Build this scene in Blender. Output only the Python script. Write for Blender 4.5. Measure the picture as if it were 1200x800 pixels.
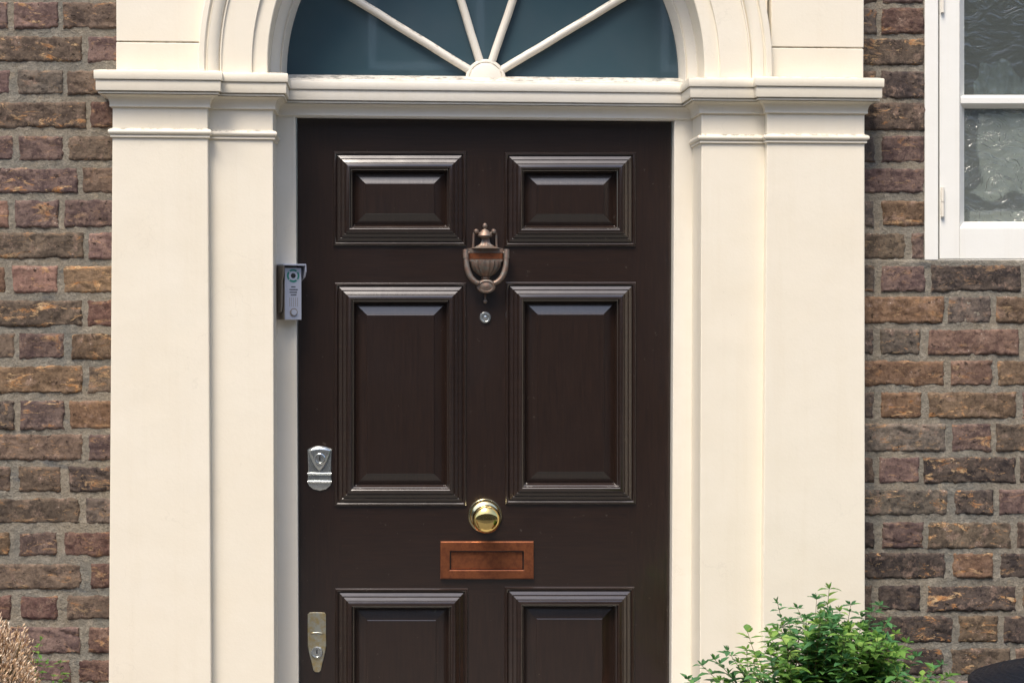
import bpy, bmesh, math, random
from mathutils import Vector, Matrix, noise
random.seed(7)
PI = math.pi
S = bpy.context.scene
for o in list(bpy.data.objects): bpy.data.objects.remove(o)

# ------------------------------------------------------------------ camera
FPX = 2050.0                       # focal length in pixels of the 1200 px wide photograph
CAM = Vector((-0.215, -3.94, 1.55))
YAW = math.atan(145 / FPX); PITCH = -math.atan(40 / FPX)
cam_data = bpy.data.cameras.new("camera"); cam = bpy.data.objects.new("camera", cam_data)
S.collection.objects.link(cam); S.camera = cam
cam_data.sensor_width = 36.0; cam_data.lens = FPX * 36.0 / 1200.0
cam_data.clip_start = 0.05; cam_data.clip_end = 500
cam.location = CAM; cam.rotation_euler = (PI / 2 + PITCH, 0, -YAW)
RM = cam.rotation_euler.to_matrix()

def W(px, py, y):
    """point on the plane Y = y that the photograph shows at pixel px, py"""
    d = RM @ Vector((px - 600.0, 400.0 - py, -FPX))
    return CAM + d * ((y - CAM.y) / d.y)
def mm(y): return (W(601, 400, y) - W(600, 400, y)).length     # metres per pixel on that plane

# ------------------------------------------------------------------ light
SUN_EL = math.radians(61); SUN_AZ = math.radians(-27)           # azimuth from the viewer's side (-Y) towards -X
w = bpy.data.worlds.new("World"); S.world = w; w.use_nodes = True
nt = w.node_tree; nt.nodes.clear()
sky = nt.nodes.new('ShaderNodeTexSky'); sky.sky_type = 'NISHITA'; sky.sun_disc = False
sundir = Vector((math.sin(SUN_AZ) * math.cos(SUN_EL), -math.cos(SUN_AZ) * math.cos(SUN_EL), math.sin(SUN_EL)))
sky.sun_elevation = SUN_EL; sky.sun_rotation = math.atan2(sundir.x, sundir.y)
sky.air_density = 1.0; sky.dust_density = 2.5; sky.ozone_density = 1.0
bg = nt.nodes.new('ShaderNodeBackground'); bg.inputs[1].default_value = 0.15
wo = nt.nodes.new('ShaderNodeOutputWorld')
nt.links.new(sky.outputs[0], bg.inputs[0]); nt.links.new(bg.outputs[0], wo.inputs[0])
sl = bpy.data.lights.new("sun", 'SUN'); sl.energy = 2.5; sl.angle = math.radians(24); sl.color = (1.0, 0.90, 0.78)
sun = bpy.data.objects.new("sun", sl); S.collection.objects.link(sun)
sun.rotation_euler = (-sundir).to_track_quat('-Z', 'Y').to_euler()
S.view_settings.view_transform = 'Standard'; S.view_settings.look = 'None'
S.view_settings.gamma = 1.0; S.view_settings.exposure = 0.80
S.view_settings.use_curve_mapping = False
S.render.engine = 'CYCLES'
S.render.resolution_x = 1024; S.render.resolution_y = 682

# ------------------------------------------------------------------ materials
def srgb(r, g, b):
    f = lambda c: (c / 255 / 12.92) if c / 255 < .04045 else ((c / 255 + .055) / 1.055) ** 2.4
    return (f(r), f(g), f(b), 1)
class M:
    def __init__(s, name, base=(.5, .5, .5), rough=.6, metal=0., coat=0., coat_rough=.05, spec=.5):
        s.m = bpy.data.materials.new(name); s.m.use_nodes = True
        s.t = s.m.node_tree; s.b = s.t.nodes['Principled BSDF']
        s.b.inputs['Base Color'].default_value = (*base[:3], 1); s.b.inputs['Roughness'].default_value = rough
        s.b.inputs['Metallic'].default_value = metal; s.b.inputs['Coat Weight'].default_value = coat
        s.b.inputs['Coat Roughness'].default_value = coat_rough; s.b.inputs['Specular IOR Level'].default_value = spec
        s.base = (*base[:3], 1)
    def n(s, kind, **kw):
        x = s.t.nodes.new('ShaderNode' + kind)
        for k, v in kw.items():
            if k in x.inputs: x.inputs[k].default_value = v
            else: setattr(x, k, v)
        return x
    def l(s, a, b): s.t.links.new(a, b)
    def pos(s, scale=(1, 1, 1)):
        g = s.n('NewGeometry'); mp = s.n('Mapping'); mp.inputs['Scale'].default_value = scale
        s.l(g.outputs['Position'], mp.inputs['Vector']); return mp.outputs[0]
    def noise(s, scale, detail=4, rough=.6, vec=None, dist=0.):
        x = s.n('TexNoise'); x.inputs['Scale'].default_value = scale; x.inputs['Detail'].default_value = detail
        x.inputs['Roughness'].default_value = rough; x.inputs['Distortion'].default_value = dist
        s.l(vec or s.pos(), x.inputs['Vector']); return x.outputs['Fac']
    def ramp(s, fac, stops):
        r = s.n('ValToRGB'); e = r.color_ramp.elements
        while len(e) < len(stops): e.new(.5)
        for i, (p, c) in enumerate(stops):
            e[i].position = p; e[i].color = c if len(c) == 4 else (*c, 1)
        s.l(fac, r.inputs[0]); return r.outputs[0]
    def mask(s, fac, lo, hi):
        r = s.n('MapRange'); r.inputs['From Min'].default_value = lo; r.inputs['From Max'].default_value = hi
        s.l(fac, r.inputs['Value']); return r.outputs[0]
    def mul(s, a, b, op='MULTIPLY'):
        r = s.n('Math'); r.operation = op
        for i, v in enumerate((a, b)):
            if isinstance(v, (int, float)): r.inputs[i].default_value = v
            else: s.l(v, r.inputs[i])
        return r.outputs[0]
    def mix(s, fac, a, b, mode='MIX'):
        r = s.n('Mix'); r.data_type = 'RGBA'; r.blend_type = mode
        for sock, v in ((r.inputs[0], fac), (r.inputs[6], a), (r.inputs[7], b)):
            if isinstance(v, (int, float)): sock.default_value = v
            elif isinstance(v, tuple): sock.default_value = v if len(v) == 4 else (*v, 1)
            else: s.l(v, sock)
        return r.outputs[2]
    def col(s, c): s.l(c, s.b.inputs['Base Color'])
    def bump(s, h, strength=.3, dist=.002, prev=None):
        r = s.n('Bump'); r.inputs['Strength'].default_value = strength; r.inputs['Distance'].default_value = dist
        s.l(h, r.inputs['Height'])
        if prev is not None: s.l(prev, r.inputs['Normal'])
        s.l(r.outputs[0], s.b.inputs['Normal']); return r.outputs[0]

def paint(name, base, dirt=(.30, .27, .2), dirt_amt=.35, rough=.45, seed=0., updirt=False, tint=None):
    m = M(name, base, rough)
    big = m.noise(3.5 + seed, 5, .65); fine = m.noise(60, 4, .7)
    c = m.mix(m.mul(m.mask(big, .38, .75), .5), m.base, tuple(x * y for x, y in zip(base, tint or (.93, .90, .84))))
    c = m.mix(m.mul(m.mask(fine, .62, .85), .10), c, dirt)
    stk = m.noise(1, 5, .7, m.pos((34, 34, 1.6)))
    c = m.mix(m.mul(m.mask(stk, .52, .75), .22), c, tuple(x * y for x, y in zip(base, (.86, .82, .74))))
    vo = m.n('TexVoronoi'); vo.feature = 'DISTANCE_TO_EDGE'; vo.inputs['Scale'].default_value = 3.2; wv = m.n('VectorMath'); wv.operation = 'ADD'
    nz = m.n('TexNoise'); nz.inputs['Scale'].default_value = 9; nz.inputs['Detail'].default_value = 6; m.l(m.pos(), nz.inputs['Vector']); sc = m.n('VectorMath'); sc.operation = 'SCALE'; sc.inputs['Scale'].default_value = .35
    m.l(nz.outputs['Color'], sc.inputs[0]); m.l(m.pos(), wv.inputs[0]); m.l(sc.outputs[0], wv.inputs[1]); m.l(wv.outputs[0], vo.inputs['Vector'])
    crk = m.mul(m.mask(vo.outputs['Distance'], .006, .0015), m.mask(m.noise(2.6, 3, .6), .54, .62))
    c = m.mix(m.mul(crk, .09), c, dirt)
    spots = m.noise(140, 3, .6); reg = m.noise(7, 3, .6)
    c = m.mix(m.mul(m.mul(m.mask(spots, .70, .76), m.mask(reg, .50, .64)), dirt_amt), c, dirt)
    if updirt:
        g = m.n('NewGeometry'); sx = m.n('SeparateXYZ'); m.l(g.outputs['Normal'], sx.inputs[0])
        up = m.mask(sx.outputs[2], .25, .8); st = m.noise(55, 5, .75, m.pos((1, 1, 2)))
        c = m.mix(m.mul(m.mul(up, m.mask(st, .46, .60)), .75), c, (.12, .105, .08))
    m.col(c)
    b = m.bump(m.noise(9, 3, .5), .3, .005)
    m.bump(m.noise(160, 5, .7), .2, .0016, b)
    return m.m
CREAM = paint('cream_masonry_paint', (.822, .762, .632), updirt=True)
SHAFT = paint('cream_masonry_paint_smooth', (.822, .762, .632), seed=.7)
FRAMEP = paint('cream_wood_gloss_paint', (.79, .75, .66), rough=.3, seed=1.3, updirt=True)
WHITE = paint('white_window_paint', (.85, .845, .79), rough=.35, seed=2.1, dirt_amt=.5, tint=(.97, .96, .93))

def brick_material():
    m = M('stock_brick', rough=.88, spec=.25)
    oi = m.n('ObjectInfo'); base = oi.outputs['Color']; al = oi.outputs['Alpha']
    off = m.n('VectorMath'); off.operation = 'MULTIPLY_ADD'
    cm = m.n('CombineXYZ'); m.l(oi.outputs['Random'], cm.inputs[0]); m.l(oi.outputs['Random'], cm.inputs[2])
    g = m.n('NewGeometry'); m.l(cm.outputs[0], off.inputs[0]); off.inputs[1].default_value = (7, 7, 7); m.l(g.outputs['Position'], off.inputs[2])
    P = off.outputs[0]
    st = m.n('Mapping'); st.inputs['Scale'].default_value = (.55, 1, 1.5); st.inputs['Rotation'].default_value = (0, .35, 0); m.l(P, st.inputs['Vector']); Q = st.outputs[0]
    n1 = m.noise(14, 5, .65, P, .4); n2 = m.noise(38, 6, .7, P, .3); n3 = m.noise(160, 4, .7, P); n4 = m.noise(30, 6, .8, Q, .8)
    c = m.mix(m.mask(n1, .35, .68), m.mix(.30, base, (.36, .28, .21)), m.mix(.55, base, (.07, .055, .048), 'MIX'))
    c = m.mix(m.mul(m.mask(n2, .48, .58), .9), c, m.mix(.55, base, (.035, .030, .030), 'MIX'))
    c = m.mix(m.mul(m.mask(m.noise(26, 6, .75, P), .54, .64), .6), c, (.33, .225, .17))
    # exposed orange and ochre core where the face has worn
    o = m.mul(m.mask(n4, .555, .62), al)
    oc = m.mix(m.mask(n2, .42, .58), (.44, .20, .07), (.58, .40, .22))
    c = m.mix(o, c, oc)
    c = m.mix(m.mul(m.mask(n3, .46, .66), .65), c, m.mix(.6, c, (.025, .02, .02)))
    v = m.n('TexVoronoi'); v.inputs['Scale'].default_value = 120; m.l(P, v.inputs['Vector'])
    sp = m.mul(m.mask(v.outputs['Distance'], .20, .10), m.mask(m.noise(26, 3, .6, P), .58, .68))
    c = m.mix(m.mul(sp, .85), c, (.60, .53, .44))
    pit = m.mul(m.mask(m.noise(75, 4, .6, P), .37, .31), 1.0)
    c = m.mix(m.mul(pit, .75), c, (.02, .015, .012))  # pits blackened in colour, painting the shade of deeper hollows
    m.col(c)
    h = m.mul(m.mul(m.noise(55, 7, .75, P), .8), m.mul(pit, .6), 'SUBTRACT')
    b = m.bump(h, .65, .008); m.bump(n3, .5, .0022, b)
    return m.m
BRICK = brick_material()
def mortar_material():
    m = M('lime_mortar', rough=.95, spec=.15)
    n1 = m.noise(5, 5, .65); n2 = m.noise(45, 6, .75); n3 = m.noise(300, 3, .7)
    c = m.mix(m.mask(n1, .4, .65), (.295, .255, .195), (.205, .20, .175))
    c = m.mix(m.mul(m.mask(n2, .50, .64), .6), c, (.44, .395, .32))
    c = m.mix(m.mul(m.mask(m.noise(11, 5, .7, m.pos((.5, 1, 2))), .58, .66), .55), c, (.095, .11, .125))
    c = m.mix(m.mul(m.mask(m.noise(26, 4, .7), .60, .68), .5), c, (.42, .34, .24))
    c = m.mix(m.mul(m.mask(n3, .5, .68), .5), c, (.10, .09, .075))
    m.col(c); b = m.bump(n2, 1., .009); m.bump(n3, .8, .0025, b)
    return m.m
MORTAR = mortar_material()
def door_material(name='dark_brown_gloss_paint', vertical=True):
    m = M(name, (.021, .0135, .0105), .32, coat=1., coat_rough=.10, spec=.5); m.b.inputs['Coat IOR'].default_value = 1.6
    gr = m.noise(30, 5, .65, m.pos((6, 1, .35) if vertical else (.35, 1, 6)))
    c = m.mix(m.mask(gr, .3, .7), (.0120, .0062, .0042), (.023, .0115, .0072))
    c = m.mix(m.mul(m.mask(m.noise(70, 3, .6), .70, .74), .35), c, (.12, .10, .085))
    m.col(c)
    b = m.bump(gr, .22, .0012); m.bump(m.noise(9, 4, .55), .30, .004, b)
    r = m.mask(m.noise(12, 4, .6), .3, .7); rr = m.n('MapRange'); rr.inputs['To Min'].default_value = .06; rr.inputs['To Max'].default_value = .16
    m.l(r, rr.inputs['Value']); m.l(rr.outputs[0], m.b.inputs['Coat Roughness'])
    return m.m
DOORV = door_material(); DOORH = door_material('dark_brown_gloss_paint_across', False)
def metal(name, base, rough, second=None, scale=60, mt=1.):
    m = M(name, base, rough, mt)
    if second: m.col(m.mix(m.mask(m.noise(scale, 5, .7), .42, .62), m.base, second))
    m.bump(m.noise(180, 3, .6), .12, .0006); return m.m
BRASS = metal('polished_brass', (.83, .62, .24), .07)
BRASS2 = metal('pale_brass', (.80, .70, .42), .16)
CHROME = metal('satin_steel', (.72, .76, .75), .18, (.60, .62, .60), 90, .88)
BRONZE = metal('weathered_bronze', (.22, .145, .11), .5, (.20, .19, .165), 120, .7)
COPPER = metal('tarnished_copper', (.33, .115, .05), .34, (.23, .08, .04), 70, .7)
OLDBRASS = metal('dull_nickelled_brass', (.52, .53, .46), .3, (.50, .40, .20), 55, .7)
ALU = metal('anodised_aluminium', (.48, .51, .60), .4, mt=.35)
PLASTIC = M('grey_metal_housing', (.27, .235, .20), .42, .35).m
BLACK = M('black_print', (.01, .01, .012), .5).m
TEAL = M('green_printed_ring', (.03, .20, .16), .4).m
def glass(name, tint, transp, bump_s, bump_scale, rough=.02, dist=1.2, ior=1.5, gloss=.03, haze=0.):
    m = M(name); t = m.t; out = t.nodes['Material Output']; t.nodes.remove(m.b)
    tr = m.n('BsdfTransparent'); tr.inputs[0].default_value = (*tint, 1)
    rf = m.n('BsdfRefraction'); rf.inputs['Color'].default_value = (*tint, 1); rf.inputs['IOR'].default_value = 1.25; rf.inputs['Roughness'].default_value = rough
    gl = m.n('BsdfGlossy'); gl.inputs['Roughness'].default_value = rough
    fr = m.n('Fresnel'); fr.inputs['IOR'].default_value = ior
    nz = m.noise(bump_scale, 2.5, .45, m.pos((.8, 1, 1.1)), dist)
    bp = m.n('Bump'); bp.inputs['Strength'].default_value = bump_s; bp.inputs['Distance'].default_value = .01
    m.l(nz, bp.inputs['Height'])
    for x in (rf, gl, fr): m.l(bp.outputs[0], x.inputs['Normal'])
    a = m.n('MixShader'); a.inputs[0].default_value = 1 - transp; m.l(tr.outputs[0], a.inputs[1]); m.l(rf.outputs[0], a.inputs[2])
    f = m.mul(fr.outputs[0], gloss, 'ADD')
    b = m.n('MixShader'); m.l(f, b.inputs[0]); m.l(a.outputs[0], b.inputs[1]); m.l(gl.outputs[0], b.inputs[2])
    df = m.n('BsdfDiffuse'); df.inputs[0].default_value = (.60, .66, .60, 1); e = m.n('MixShader'); e.inputs[0].default_value = haze
    m.l(b.outputs[0], e.inputs[1]); m.l(df.outputs[0], e.inputs[2]); m.l(e.outputs[0], out.inputs[0]); return m.m
GF = M('glass_painted_reflection', (.026, .060, .088), .04, coat=1., coat_rough=.02); GF.b.inputs['Coat IOR'].default_value = 1.7
GF.col(GF.mix(GF.mask(GF.noise(2.6, 4, .6), .35, .65), (.036, .078, .100), (.058, .092, .112))); GF.bump(GF.noise(7, 2, .5), .05, .01); GLASS_FAN = GF.m  # opaque blue-grey tones paint in the reflected street and sky
GLASS_UP = glass('wavy_window_glass', (.82, .88, .88), .35, .6, 22, .02, 2.2, haze=.10)
GLASS_LOW = glass('patterned_glass', (.96, .98, .95), .35, .9, 22, .05, 3.8, haze=.14)

# ------------------------------------------------------------------ object helpers
COL = S.collection
ORG = {}
def thing(name, label, cat, loc, group=None, kind=None):
    o = bpy.data.objects.new(name, None); COL.objects.link(o); o.location = loc; o.empty_display_size = .1
    o['label'] = label; o['category'] = cat
    if group: o['group'] = group
    if kind: o['kind'] = kind
    ORG[o.name] = Vector(loc); return o
def obj(name, verts, faces, mat, parent=None, smooth=False, recalc=True, edge=None, bev=0., label=None):
    me = bpy.data.meshes.new(name)
    c = Vector((0, 0, 0)); n = len(verts)
    lo = Vector([min(v[i] for v in verts) for i in range(3)]); hi = Vector([max(v[i] for v in verts) for i in range(3)])
    c = (lo + hi) / 2
    me.from_pydata([tuple(Vector(v) - c) for v in verts], [], faces); me.validate()
    bm = bmesh.new(); bm.from_mesh(me)
    if recalc: bmesh.ops.recalc_face_normals(bm, faces=bm.faces)
    if bev > 0:
        es = [e for e in bm.edges if len(e.link_faces) == 2 and e.calc_face_angle(0) > .5]
        bmesh.ops.bevel(bm, geom=es, offset=bev, segments=2, profile=.5, affect='EDGES', clamp_overlap=True)
    bm.to_mesh(me); bm.free()
    if smooth:
        for p in me.polygons: p.use_smooth = True
        if edge is not None: me.set_sharp_from_angle(angle=math.radians(edge))
    me.materials.append(mat)
    o = bpy.data.objects.new(name, me); COL.objects.link(o)
    if parent is not None:
        o.parent = parent; o.location = c - ORG[parent.name]
    else: o.location = c
    ORG[o.name] = c
    if label: o['label'] = label
    return o
class MB:
    def __init__(s): s.v = []; s.f = []
    def add(s, vs, fs):
        k = len(s.v); s.v += [tuple(v) for v in vs]; s.f += [tuple(i + k for i in f) for f in fs]; return s
    def box(s, a, b):
        x0, y0, z0 = a; x1, y1, z1 = b
        return s.add([(x0, y0, z0), (x1, y0, z0), (x1, y1, z0), (x0, y1, z0), (x0, y0, z1), (x1, y0, z1), (x1, y1, z1), (x0, y1, z1)],
                     [(0, 3, 2, 1), (4, 5, 6, 7), (0, 1, 5, 4), (1, 2, 6, 5), (2, 3, 7, 6), (3, 0, 4, 7)])
    def quadbox(s, pts, y0, y1):
        """pts: four pixel corners TL TR BR BL on plane y0 (front), extruded back to y1"""
        f = [W(p[0], p[1], y0) for p in pts]; b = [Vector((p.x, y1, p.z)) for p in f]
        return s.add(f + b, [(0, 3, 2, 1), (4, 5, 6, 7), (0, 1, 5, 4), (1, 2, 6, 5), (2, 3, 7, 6), (3, 0, 4, 7)])
    def lathe(s, prof, c, axis='y', n=32, squash=1., mod=None, a0=0, a1=2 * PI):
        """prof: (radius, along) pairs; axis y: along = world y offset; axis z: along = z offset"""
        closed = abs(a1 - a0 - 2 * PI) < 1e-6; m = n if closed else n + 1
        vs = []
        for (r, h) in prof:
            for k in range(m):
                a = a0 + (a1 - a0) * k / n; rr = r * (mod(a, h) if mod else 1)
                if axis == 'y': vs.append((c[0] + rr * math.cos(a), c[1] + h, c[2] + rr * math.sin(a) * squash))
                else: vs.append((c[0] + rr * math.cos(a), c[1] + rr * math.sin(a) * squash, c[2] + h))
        fs = []
        for i in range(len(prof) - 1):
            for k in range(n):
                a = i * m + k; b = i * m + (k + 1) % m; fs.append((a, b, b + m, a + m))
        if closed:
            fs.append(tuple(range(m))); fs.append(tuple((len(prof) - 1) * m + k for k in range(m - 1, -1, -1)))
        return s.add(vs, fs)
    def tube(s, pts, rad, n=8):
        pts = [Vector(p) for p in pts]; vs = []; fs = []
        rad = rad if isinstance(rad, (list, tuple)) else [rad] * len(pts)
        for i, p in enumerate(pts):
            t = (pts[min(i + 1, len(pts) - 1)] - pts[max(i - 1, 0)]).normalized()
            u = t.cross(Vector((0, 1, 0))); u = u.normalized() if u.length > .05 else t.cross(Vector((1, 0, 0))).normalized()
            v = t.cross(u)
            for k in range(n):
                a = 2 * PI * k / n; vs.append(p + (u * math.cos(a) + v * math.sin(a)) * rad[i])
        for i in range(len(pts) - 1):
            for k in range(n):
                a = i * n + k; b = i * n + (k + 1) % n; fs.append((a, b, b + n, a + n))
        fs.append(tuple(range(n))); fs.append(tuple((len(pts) - 1) * n + k for k in range(n - 1, -1, -1)))
        return s.add(vs, fs)
    def plate(s, poly, y0, th, inset=.0):
        """poly: pixel outline on plane y0 (back), thickness th towards the viewer, edge rounded by inset px"""
        cx = sum(p[0] for p in poly) / len(poly); cy = sum(p[1] for p in poly) / len(poly); n = len(poly)
        def ring(k, y):
            out = []
            for (a, b) in poly:
                d = math.hypot(a - cx, b - cy); q = max(0, 1 - k / max(d, .01)); out.append(W(cx + (a - cx) * q, cy + (b - cy) * q, y))
            return out
        rs = [ring(0, y0), ring(0, y0 - th * .6), ring(inset * .4, y0 - th * .9), ring(inset, y0 - th)]
        vs = sum(rs, []); fs = []
        for i in range(3):
            for k in range(n): fs.append((i * n + k, i * n + (k + 1) % n, (i + 1) * n + (k + 1) % n, (i + 1) * n + k))
        fs.append(tuple(3 * n + k for k in range(n))); fs.append(tuple(range(n - 1, -1, -1)))
        return s.add(vs, fs)
    def build(s, name, mat, parent=None, **kw): return obj(name, s.v, s.f, mat, parent, **kw)
def circ(cx, cy, rx, ry=None, n=24, a0=0, a1=2 * PI):
    ry = ry or rx; full = abs(a1 - a0 - 2 * PI) < 1e-6
    return [(cx + rx * math.cos(a0 + (a1 - a0) * k / (n if full else n - 1)), cy - ry * math.sin(a0 + (a1 - a0) * k / (n if full else n - 1))) for k in range(n)]

# ------------------------------------------------------------------ the setting
YB, YO, YI, YF, YD = 0.0, -0.070, -0.046, 0.072, 0.103      # planes: brick, outer pilaster, inner pilaster, door frame, door
def structure(name, mb, mat):
    o = mb.build(name, mat); o['kind'] = 'structure'; return o
pav = M('grey_paving', (.22, .21, .19), .85)
pav.col(pav.mix(pav.noise(3, 6, .7), (.10, .095, .085), (.18, .17, .15))); pav.bump(pav.noise(60, 5, .7), .4, .003)
asp = M('asphalt', (.05, .05, .052), .9); asp.col(asp.mix(asp.noise(90, 5, .8), (.035, .035, .037), (.075, .073, .07))); asp.bump(asp.noise(200, 3, .7), .6, .004)
structure('ground', MB().box((-60, -60, -.30), (60, 1.5, -.16)), asp.m)
structure('pavement', MB().box((-46, -2.6, -.158), (46, .06, 0.)), pav.m)
structure('road', MB().box((-46, -9.6, -.158), (46, -2.604, -.13)), asp.m)
structure('far_pavement', MB().box((-46, -12.6, -.158), (46, -9.604, 0.)), pav.m)

# ------------------------------------------------------------------ the brick wall
wall = thing('brick_wall', 'weathered brown stock brick wall in Flemish bond on both sides of the cream doorcase', 'wall', (0.9, .1, 0))
PAL = {  # true brick colours: greyish brown, mauve, red, orange brown, dark, pale pink
    'b': (.150, .104, .070), 'm': (.180, .108, .098), 'r': (.160, .068, .054), 'o': (.200, .112, .056),
    'd': (.040, .030, .028), 'p': (.290, .160, .120), 'g': (.155, .130, .105), 'y': (.240, .150, .080)}
L = [  # top, bottom, then (x0, x1, colour, orange wear)
 (-36, -6, [(-100, 11, 'm', .2), (19, 70, 'g', .2), (77, 190, 'b', .2)]),
 (3, 34, [(-96, 9, 'm', .2), (16, 68, 'm', .5), (74, 180, 'b', .35)]),
 (43, 73, [(-14, 96, 'b', .5), (103, 155, 'm', .2)]),
 (83, 111, [(-96, 11, 'm', .3), (21, 73, 'g', .1), (79, 186, 'b', .2)]),
 (120, 150, [(-10, 100, 'b', .4), (106, 158, 'r', .2)]),
 (160, 188, [(-96, 14, 'm', .3), (22, 74, 'm', .1), (80, 186, 'b', .1)]),
 (197, 226, [(-12, 91, 'm', .8), (97, 150, 'b', .2)]),
 (235, 266, [(-96, 10, 'p', .8), (18, 68, 'm', .3), (76, 180, 'm', .2)]),
 (273, 303, [(-10, 97, 'b', .4), (104, 156, 'm', .7)]),
 (312, 343, [(-96, 6, 'o', .6), (15, 67, 'p', .4), (75, 182, 'y', .9)]),
 (352, 382, [(-10, 96, 'b', .6), (103, 155, 'r', .3)]),
 (391, 420, [(-90, 17, 'b', .3), (23, 75, 'm', .3), (84, 190, 'o', .4)]),
 (429, 460, [(-14, 96, 'o', .5), (103, 155, 'b', .3)]),
 (470, 502, [(-90, 17, 'd', .2), (24, 75, 'm', .5), (82, 188, 'o', .2)]),
 (509, 538, [(-14, 96, 'b', .3), (104, 155, 'm', .2)]),
 (547, 575, [(-94, 12, 'b', .2), (22, 71, 'b', .5), (80, 186, 'd', .3)]),
 (584, 612, [(-14, 93, 'b', .2), (101, 153, 'g', .2)]),
 (624, 650, [(-94, 11, 'y', .5), (22, 66, 'm', .4), (75, 180, 'r', .2)]),
 (661, 688, [(-14, 95, 'b', .3), (107, 158, 'r', .2)]),
 (698, 724, [(-94, 13, 'r', .1), (24, 68, 'r', .2), (79, 184, 'b', .2)]),
 (735, 763, [(-14, 93, 'm', .2), (103, 155, 'r', .3)]),
 (773, 797, [(-80, 28, 'b', .2), (36, 82, 'm', .2), (92, 190, 'r', .3)]),
 (808, 836, [(-16, 92, 'b', .2), (101, 153, 'm', .2)]),
 (846, 874, [(-92, 14, 'm', .2), (22, 74, 'b', .2), (83, 190, 'r', .2)])]
R = [
 (-27, 4, [(960, 1028, 'b', .2), (1035, 1083, 'm', .3)]),
 (10, 40, [(950, 1027, 'g', .4), (1034, 1083, 'r', .3)]),
 (46, 77, [(976, 1083, 'b', .4)]),
 (84, 115, [(920, 1026, 'b', .5), (1034, 1083, 'd', .2)]),
 (121, 153, [(975, 1083, 'b', .4)]),
 (160, 190, [(920, 1025, 'g', .1), (1034, 1083, 'm', .2)]),
 (198, 226, [(975, 1083, 'm', .1)]),
 (236, 265, [(920, 1024, 'g', .2), (1034, 1083, 'o', .4)]),
 (274, 303, [(1008, 1061, 'b', .2), (1069, 1083, 'm', .1)]),
 (311, 341, [(920, 1024, 'g', .1), (1033, 1084, 'm', .1), (1092, 1196, 'd', .15), (1203, 1255, 'm', .2), (1263, 1370, 'b', .3), (1378, 1430, 'm', .2)]),
 (348, 378, [(1000, 1106, 'o', .15), (1112, 1161, 'g', .2), (1168, 1275, 'y', .3), (1283, 1335, 'b', .2), (1343, 1450, 'm', .3)]),
 (386, 415, [(920, 1023, 'g', .1), (1032, 1078, 'g', .5), (1088, 1194, 'p', .1), (1202, 1254, 'm', .2), (1262, 1368, 'b', .2), (1376, 1428, 'm', .2)]),
 (423, 451, [(1000, 1106, 'o', .3), (1115, 1162, 'p', .3), (1169, 1276, 'y', .4), (1284, 1335, 'b', .2), (1343, 1450, 'm', .3)]),
 (460, 489, [(920, 1024, 'g', .1), (1033, 1080, 'o', .6), (1088, 1190, 'y', .85), (1199, 1252, 'm', .2), (1260, 1368, 'b', .2), (1376, 1428, 'm', .2)]),
 (497, 528, [(1000, 1108, 'g', .3), (1116, 1161, 'm', .4), (1168, 1275, 'b', .2), (1283, 1335, 'b', .2), (1343, 1450, 'm', .3)]),
 (536, 565, [(920, 1024, 'b', .1), (1031, 1077, 'm', .2), (1083, 1190, 'd', 1.), (1196, 1250, 'd', .2), (1260, 1368, 'b', .2), (1376, 1428, 'm', .2)]),
 (574, 602, [(1000, 1110, 'g', .7), (1119, 1164, 'd', 1.), (1172, 1278, 'm', .2), (1286, 1335, 'b', .2), (1343, 1450, 'm', .3)]),
 (612, 641, [(920, 1024, 'd', .1), (1034, 1082, 'm', .2), (1088, 1184, 'b', 1.), (1192, 1245, 'b', .3), (1253, 1360, 'b', .2), (1368, 1420, 'm', .2)]),
 (648, 676, [(1000, 1107, 'd', .6), (1117, 1163, 'o', .4), (1172, 1278, 'd', .3), (1286, 1335, 'b', .2), (1343, 1450, 'm', .3)]),
 (686, 714, [(920, 1022, 'b', .1), (1030, 1078, 'd', .2), (1087, 1191, 'd', .7), (1199, 1250, 'b', .4), (1258, 1365, 'b', .2), (1373, 1420, 'm', .2)]),
 (722, 751, [(1008, 1116, 'd', .7), (1124, 1169, 'y', .7), (1177, 1284, 'd', .3), (1292, 1335, 'b', .2), (1343, 1450, 'm', .3)]),
 (760, 789, [(945, 1050, 'd', .2), (1060, 1105, 'd', .5), (1115, 1184, 'b', .9), (1191, 1245, 'b', .3), (1253, 1360, 'b', .2), (1368, 1420, 'm', .2)]),
 (798, 826, [(1000, 1107, 'b', .3), (1116, 1162, 'm', .3), (1171, 1278, 'd', .3), (1286, 1335, 'b', .2)]),
 (835, 863, [(940, 1046, 'b', .2), (1055, 1102, 'm', .3), (1111, 1216, 'b', .3), (1224, 1276, 'm', .2)])]
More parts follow.
